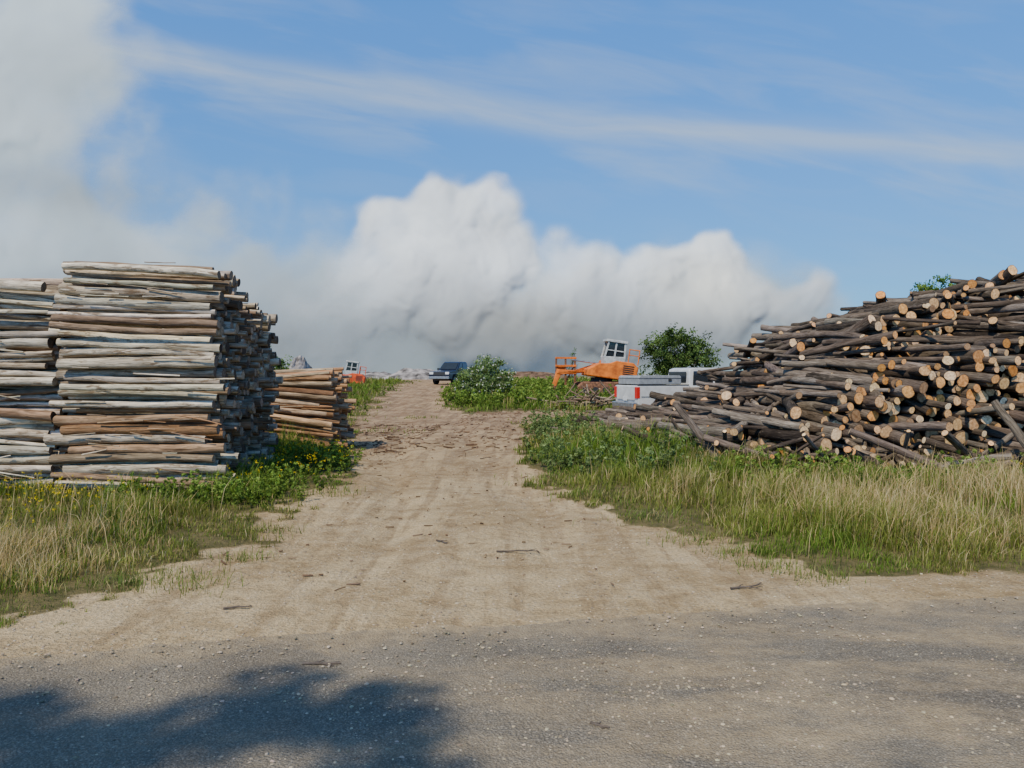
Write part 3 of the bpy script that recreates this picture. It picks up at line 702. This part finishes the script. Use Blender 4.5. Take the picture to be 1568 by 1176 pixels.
def pickup(name, loc, yaw, paint, box=True):
    e = empty(name, loc, yaw)
    prof = [(-2.75, .55)]+arch(-1.75, .42, .50)+[(-1.2, .42), (1.2, .42)]+arch(1.8, .42, .50)+[(2.75, .45), (2.8, .85), (2.7, 1.08), (1.45, 1.2), (1.25, 1.22), (-.75, 1.22), (-.78, 1.27), (-2.78, 1.27), (-2.8, .9)]
    prism('body', prof, -.97, .97, paint, e, .04)
    prism('cab', [(-.75, 1.19), (1.35, 1.17), (.62, 1.84), (.45, 1.90), (-.5, 1.90), (-.68, 1.84)], -.90, .90, paint, e, .04, .13, 1.5)
    for s in (-1, 1):
        for q in (((-.60, 1.28), (.22, 1.28), (.22, 1.78), (-.53, 1.78)), ((.30, 1.28), (1.10, 1.28), (.60, 1.78), (.30, 1.78))):
            me = bpy.data.meshes.new('side_window'); V = []
            for (x, z) in q:
                yy_ = .905-(.13*(z-1.19)/(1.84-1.19)) if z < 1.5 else .80
                V.append((x, s*(yy_+.012), z))
            me.from_pydata(V, [], [(0, 1, 2, 3)]); me.materials.append(m_glass)
            o = bpy.data.objects.new('side_window', me); scene.collection.objects.link(o); o.parent = e
        boxo('mirror', (1.05, s*1.04, 1.28), (.12, .2, .2), m_blk, e, .02)
        boxo('tail_light', (-2.76, s*.88, 1.02), (.12, .20, .40), m_red, e, .01)
        boxo('headlight', (2.74, s*.74, .93), (.12, .36, .2), m_lamp, e, .02)
        boxo('door_handle', (-.35, s*.985, 1.08), (.2, .03, .04), m_blk, e, .005)
        boxo('door_gap', (.26, s*.968, .82), (.012, .012, .7), m_blk, e, 0)
        boxo('bed_gap', (-.76, s*.968, .85), (.03, .012, .76), m_blk, e, 0)
        boxo('bed_rail_cap', (-1.78, s*.93, 1.285), (2.0, .09, .035), m_blk, e, .005)
        boxo('body_moulding', (-.0, s*.972, .88), (5.3, .02, .05), m_alu, e, .003)
        boxo('sill', (0, s*.955, .43), (2.3, .06, .10), m_blk, e, .01)
        for x in (-1.75, 1.8): wheel(e, x, s*.84)
    V = [(x+.03, y, z+.02) for x, y, z in [(1.275, -.74, 1.26), (1.275, .74, 1.26), (.69, .68, 1.79), (.69, -.68, 1.79)]]
    me = bpy.data.meshes.new('windscreen'); me.from_pydata(V, [], [(0, 1, 2, 3)]); me.materials.append(m_glass)
    o = bpy.data.objects.new('windscreen', me); scene.collection.objects.link(o); o.parent = e
    boxo('rear_window', (-.735, 0, 1.56), (.03, 1.3, .40), m_glass, e, .01)
    boxo('grille', (2.77, 0, .88), (.08, 1.05, .28), m_blk, e, .02); boxo('front_bumper', (2.82, 0, .56), (.16, 1.9, .2), m_rim, e, .03)
    boxo('rear_bumper', (-2.86, 0, .58), (.18, 1.8, .18), m_rim, e, .03); boxo('tailgate', (-2.805, 0, 1.0), (.03, 1.5, .48), paint, e, .01)
    boxo('licence_plate', (-2.835, 0, .8), (.02, .32, .15), m_lamp, e, .003)
    boxo('underbody', (0, 0, .42), (5.0, 1.3, .24), m_blk, e, .02)
    if box:
        prism('bed_box', [(-2.7, 1.31), (-1.05, 1.31), (-1.05, 1.58), (-1.10, 1.62), (-2.62, 1.62), (-2.7, 1.56)], -.88, .88, m_alu, e, .02)
        boxo('lid_seam', (-1.87, 0, 1.52), (1.67, 1.78, .015), m_blk, e, 0)
        for s in (-1, 1): boxo('latch', (-1.5, s*.89, 1.46), (.12, .03, .08), m_blk, e, .005)
    return e
pickup('pickup_truck', (6.80, 28.6, float(gh(6, 28))), math.radians(16), m_white)
xc = (697-784)/F*66; pickup('pickup_truck', (xc, 66, float(gh(xc, 66))-.02), math.radians(246), m_navy, False)
def loader(name, loc, yaw, sc, m_org):
    e = empty(name, loc, yaw, 0, 0); e.scale = (sc,)*3
    for s in (-1, 1):
        prism('track', [(-1.5, .25), (-1.25, 0), (1.25, 0), (1.5, .25), (1.5, .5), (1.25, .72), (-1.25, .72), (-1.5, .5)], s*1.0-.25, s*1.0+.25, m_rust, e, .05)
        for x in (-1.1, -.55, 0, .55, 1.1): cyl('roller', (x, s*1.27, .28), .18, .06, m_blk, e, K=16)
    boxo('undercarriage', (0, 0, .55), (2., 1.5, .4), m_rust, e, .03); cyl('turntable', (0, 0, .85), .6, .25, m_blk, e, 'Z')
    h = empty('house', (0, 0, .95), 0); h.parent = e; h.rotation_euler = (0, .14, 0)
    prism('engine_cover', [(-1.0, 0), (1.7, 0), (1.75, .75), (1.45, 1.0), (.5, 1.0), (.1, .8), (-.4, .75), (-1.0, .35)], -1.05, .95, m_org, h, .05)
    for k in range(5): boxo('vent_slat', (1.2, -1.06, .35+k*.11), (.6, .03, .05), m_blk, h, .005)
    prism('cab_base', [(-.15, .75), (.95, 1.0), (.95, 1.25), (-.2, 1.15)], -1.02, -.05, m_gry, h, .02)
    prism('cab_glass', [(-.12, 1.1), (.88, 1.2), (.82, 1.95), (.0, 1.95)], -.96, -.11, m_glass, h, .01)
    for (x0, x1) in ((-.17, -.04), (.92, .86), (.36, .38)):
        for yy_ in (-1.0, -.07):
            prism('cab_pillar', [(x0-.045, 1.1), (x0+.045, 1.1), (x1+.045, 2.0), (x1-.045, 2.0)], yy_-.03, yy_+.03, m_gry, h, .01)
    boxo('cab_roof', (.40, -.53, 2.03), (1.2, 1.12, .14), m_gry, h, .03)
    boxo('cab_sill', (.37, -1.0, 1.52), (.95, .05, .06), m_gry, h, .01)
    for x in (1.15, 1.7): cyl('rail_post', (x, -.95, 1.3), .03, .8, m_org, h, 'Z', 8)
    cyl('rail_top', (1.42, -.95, 1.7), .03, .6, m_org, h, 'X', 8); cyl('rail_mid', (1.42, -.95, 1.4), .025, .6, m_org, h, 'X', 8)
    cyl('exhaust', (1.1, .3, 1.3), .06, .7, m_rust, h, 'Z', 10)
    prism('boom', [(-.3, .3), (-.2, .95), (.1, 1.0), (.2, .6), (-2.2, -.15), (-2.5, -.1), (-2.45, .12)], -.05, .30, m_org, h, .03)
    prism('stick', [(-2.5, .15), (-2.2, .1), (-2.45, -.85), (-2.65, -.85)], -.02, .27, m_org, h, .02)
    cyl('hydraulic_ram', (-1.0, .12, .75), .05, 1.5, m_rim, h, 'X', 10)
    for s in (-.35, .6): prism('grapple_tine', [(-2.75, -.8), (-2.45, -.8), (-2.25, -1.1), (-2.4, -1.45), (-2.5, -1.15)], s-.05, s+.05, m_rust, h, .01)
    return e
xl = (921-784)/F*46
loader('log_loader', (xl, 46, float(gh(xl, 46))+.1), math.radians(4), 1.08, m_org)
xg = (866-784)/F*47
e = empty('steel_guard_frame', (xg, 47, float(gh(xg, 47))), .25)
for x in (-.6, 0, .6): boxo('upright', (x, 0, 1.15), (.1, .1, 2.3), m_rust, e, .01)
for z_ in (1.35, 1.8, 2.28): boxo('cross_bar', (0, -.055, z_), (1.35, .06, .11), m_org, e, .01)
boxo('plate', (-.3, .06, 1.6), (.6, .03, .4), m_org, e, .01); boxo('brace', (.25, .08, 1.2), (.08, .05, 1.5), m_rust, e, .01, (0, .5, 0))
xl = (530-784)/F*62
loader('excavator', (xl, 62, float(gh(xl, 62))-.62), math.radians(8), .85, m_redo)

# ------------------------------------------------------------ heaps
def heap(name, cx, cy, rx, ry, h, mat, seed, rough=.35):
    n = 60; a, b_ = np.meshgrid(np.linspace(-1, 1, n), np.linspace(-1, 1, n)); r = np.sqrt(a*a+b_*b_)
    z = h*np.clip(1-r**1.6, 0, 1)*(1+rough*2*(fbm(a*3+5, b_*3+seed, 5, seed)-.5))-.15*(r > .95)
    x = cx+a*rx; y = cy+b_*ry; i = np.arange(n*n).reshape(n, n)
    q = np.stack([i[:-1, :-1], i[:-1, 1:], i[1:, 1:], i[1:, :-1]], -1).reshape(-1, 4)
    return make_mesh(name, np.stack([x, y, z+gh(x, y)-.05], -1).reshape(-1, 3), [q], [mat], smooth=False)
m_ash = simple('ash_and_debris', (.30, .27, .25), .95, 0, .5, .9, .1)
m_soil = simple('bark_mulch_soil', (.17, .105, .065), .95, 0, .45, 1.2, .1)
for (px, Yd_, wpx, hgt, mt, nm) in [(640, 100, 90, 1.5, m_ash, 'ash_heap'), (575, 108, 70, 1.1, m_ash, 'ash_heap'), (700, 105, 60, 1.35, m_ash, 'ash_heap'), (810, 110, 130, 1.0, m_soil, 'soil_heap'), (480, 95, 90, 1.2, m_soil, 'soil_heap'), (460, 70, 34, 2.2, m_ash, 'rubble_heap')]:
    heap(nm, (px-784)/F*Yd_, Yd_, wpx/F*Yd_*.7, 4, hgt, mt, int(px) % 50)
cx = (905-784)/F*36
n = 130; P = np.stack([cx+R.randn(n)*1.0, 36+R.randn(n)*.6, gh(cx, 36)+.05+.35*R.rand(n)], -1); D = R.randn(n, 3)*[1, .6, .25]
build_logs('brush_heap', P, D, .5+R.rand(n)*.9, .02+.03*R.rand(n), pickc(n, [(.2, .13, .09), (.33, .25, .17)], [.5, .5]), pickc(n, [(.4, .3, .2)], [1.]), [m_brown, m_end], K=6)
n = 2400
xx = np.concatenate([R.uniform(-5.5, -2.2, 800), R.uniform(-2, 4, 900), R.uniform(3, 12, 500), R.uniform(-3, 1, 200)]); yl = np.concatenate([R.uniform(13.5, 26, 800), R.uniform(17, 36, 900), R.uniform(11.6, 13.5, 500), R.uniform(6, 16, 200)])
P = np.stack([xx, yl, gh(xx, yl)+.015], -1); D = R.randn(n, 3)*[1, 1, .1]
Lb = (.05+.25*R.rand(n)**2.5)*np.where(yl < 16, .4, 1)
build_logs('bark_litter', P, D, Lb, (.006+.014*R.rand(n))*np.where(yl < 16, .45, 1), pickc(n, [(.16, .1, .06), (.3, .21, .14)], [.6, .4]), pickc(n, [(.3, .2, .13)], [1.]), [m_brown, m_end], K=5, Sg=3)

# ------------------------------------------------------------ smoke (billowed sheets of smoke, leaned back to face the sun and light up brighter)
def smoke(name, Ys, blobs, step, px0, px1, py0, py1, warpa, nrel, albf, ero=.6, seed=200, relk=1., trans=.2, octs=3, ws=95., edgeb=.25, tp=2.5, lean=.7):
    gx_, gy_ = np.meshgrid(np.arange(px0, px1+1, step).astype(float), np.arange(py0, py1+1, step).astype(float))
    w2x = (fbm(gx_/ws, gy_/ws, 3, seed)-.5)*warpa*2; w2y = (fbm(gx_/ws+40, gy_/ws+7, 3, seed+9)-.5)*warpa*2
    qx = gx_+w2x*.6; qy = gy_+w2y*.6
    bl = 0; amp = 1; tot = 0
    for o_, sc in enumerate((88., 46., 24., 12.)[:octs]):
        ca, sa = math.cos(o_*1.1+.4), math.sin(o_*1.1+.4)
        rx_, ry_ = (qx*ca-qy*sa)/sc, (qx*sa+qy*ca)/sc
        nn = vnoise(rx_, ry_, seed+20+o_)*.65+vnoise(rx_*1.31+5, ry_*1.31+9, seed+30+o_)*.35
        bl = bl+amp*(np.sqrt((nn-.5)**2*6+.035)); tot += amp; amp *= .46
    bl = bl/tot
    inv = np.ones_like(gx_); Tn = np.zeros_like(gx_)
    for (cx, cy, rx, ry, soft, den, rel) in blobs:
        d = np.sqrt(((gx_+w2x-cx)/rx)**2+((gy_+w2y-cy)/ry)**2)-(bl-.4)*edgeb
        inv *= 1-sst(1-d, 0, soft)*den
        Tn += (np.clip(1-np.clip(d, 0, 2)**2, 0, 1)**1.1*min(rx, ry)*rel)**tp
    T = Tn**(1/tp)
    T = T+nrel*(bl-.4)*sst(T, 2, 30)*(1-.75*sst(gy_, 430, 540))
    er = fbm(gx_/60., gy_/60., 5, seed+40)
    al = 1-inv
    al = np.clip(al-ero*(1-al)*al*4*(er-.35), 0, 1)
    al *= sst(gx_, px0, px0+60)*sst(-gx_, -px1, -px1+60)*sst(gy_, py0, py0+40)
    Yb = Ys/(1-lean*np.clip((HZ-gy_)/F, -.1, 2))
    Y_ = Yb*(1-T*relk/F); s = Y_/F
    X_ = (gx_-784)*s; Z_ = CH+(HZ-gy_)*s
    nr, nc = gx_.shape; i = np.arange(nr*nc).reshape(nr, nc)
    q = np.stack([i[:-1, :-1], i[1:, :-1], i[1:, 1:], i[:-1, 1:]], -1).reshape(-1, 4)
    ma = np.maximum.reduce([al[:-1, :-1], al[1:, :-1], al[1:, 1:], al[:-1, 1:]]).ravel(); q = q[ma > .003]
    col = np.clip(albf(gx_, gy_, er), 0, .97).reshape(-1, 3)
    m, g, b = newmat(name+'_material')
    pos = g.node('ShaderNodeNewGeometry').outputs['Position']
    al_ = g.attr('dens', 'Fac'); nz = g.noise(pos, .13, 4, .6, .5)
    fa = g.math('ADD', al_, g.math('MULTIPLY', g.math('MULTIPLY', g.math('SUBTRACT', nz, .5), 1.8), g.math('MULTIPLY', al_, g.math('SUBTRACT', 1., al_))), clamp=True)
    df = g.node('ShaderNodeBsdfDiffuse'); g.l.new(g.attr('col'), df.inputs[0])
    tl = g.node('ShaderNodeBsdfTranslucent'); g.l.new(g.attr('col'), tl.inputs[0])
    mx0 = g.node('ShaderNodeMixShader'); mx0.inputs[0].default_value = trans; g.l.new(df.outputs[0], mx0.inputs[1]); g.l.new(tl.outputs[0], mx0.inputs[2])
    tr = g.node('ShaderNodeBsdfTransparent'); mx = g.node('ShaderNodeMixShader')
    g.l.new(fa, mx.inputs[0]); g.l.new(tr.outputs[0], mx.inputs[1]); g.l.new(mx0.outputs[0], mx.inputs[2])
    g.l.new(mx.outputs[0], g.n['Material Output'].inputs[0])
    g.n.remove(b)
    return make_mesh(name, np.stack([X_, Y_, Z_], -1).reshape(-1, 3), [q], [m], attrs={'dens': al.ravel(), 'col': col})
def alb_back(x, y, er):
    t = sst(y, 310, 540)[..., None]  # grey towards the base: denser smoke plus shade put into the colour
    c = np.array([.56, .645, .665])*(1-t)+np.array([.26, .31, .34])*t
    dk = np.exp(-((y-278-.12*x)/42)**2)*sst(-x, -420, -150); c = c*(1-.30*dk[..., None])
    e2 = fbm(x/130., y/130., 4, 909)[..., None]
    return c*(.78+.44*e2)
back = [(70, 60, 185, 260, .7, .97, .12), (20, 240, 260, 180, .8, .97, .1), (-150, 150, 300, 330, .6, 1, .1), (170, 410, 390, 180, .7, .95, .1), (60, 500, 600, 190, .7, .97, .1),
        (430, 490, 370, 175, .7, .97, .1), (760, 520, 420, 160, .7, .97, .1), (1060, 520, 300, 140, .7, .95, .1), (1290, 560, 220, 110, .8, .8, .1), (-300, 480, 500, 400, .5, 1, .1), (1600, 590, 250, 50, .8, .4, .1)]
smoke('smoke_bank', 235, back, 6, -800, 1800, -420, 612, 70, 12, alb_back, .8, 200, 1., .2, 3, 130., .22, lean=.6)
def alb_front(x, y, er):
    t = sst(y, 375, 530)[..., None]  # pale top, grey base: smoke density and painted shading together
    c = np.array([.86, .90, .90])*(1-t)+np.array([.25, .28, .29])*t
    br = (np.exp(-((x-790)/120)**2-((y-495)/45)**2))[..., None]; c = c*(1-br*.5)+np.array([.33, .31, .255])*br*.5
    ye = (np.exp(-((x-1085)/80)**2-((y-435)/50)**2))[..., None]; c = c*(1-ye*.75)+np.array([.95, .93, .80])*ye*.75  # yellowish highlight painted into the right billow's colour
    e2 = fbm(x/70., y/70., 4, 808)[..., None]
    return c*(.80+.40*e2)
front = [(690, 345, 94, 80, .40, .95, .65), (745, 330, 76, 62, .40, .95, .65), (600, 360, 80, 66, .48, .92, .6), (565, 340, 50, 46, .6, .8, .55), (770, 385, 76, 66, .40, .95, .65), (700, 430, 155, 108, .5, .97, .5),
         (600, 450, 140, 92, .7, .85, .45), (870, 420, 84, 70, .6, .8, .55), (900, 470, 135, 92, .6, .92, .45), (1000, 425, 78, 64, .5, .94, .65), (1085, 410, 70, 60, .42, .97, .65), (1140, 450, 82, 62, .46, .95, .65), (1050, 490, 180, 92, .6, .97, .45),
         (1210, 475, 80, 58, .6, .92, .55), (1265, 510, 84, 54, .7, .88, .45), (780, 510, 260, 88, .7, .9, .35), (480, 500, 170, 100, .9, .6, .3), (530, 400, 50, 46, .7, .55, .45), (400, 560, 220, 80, .9, .6, .3)]
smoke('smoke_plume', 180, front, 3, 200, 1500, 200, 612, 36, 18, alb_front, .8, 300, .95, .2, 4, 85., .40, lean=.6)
print('done')
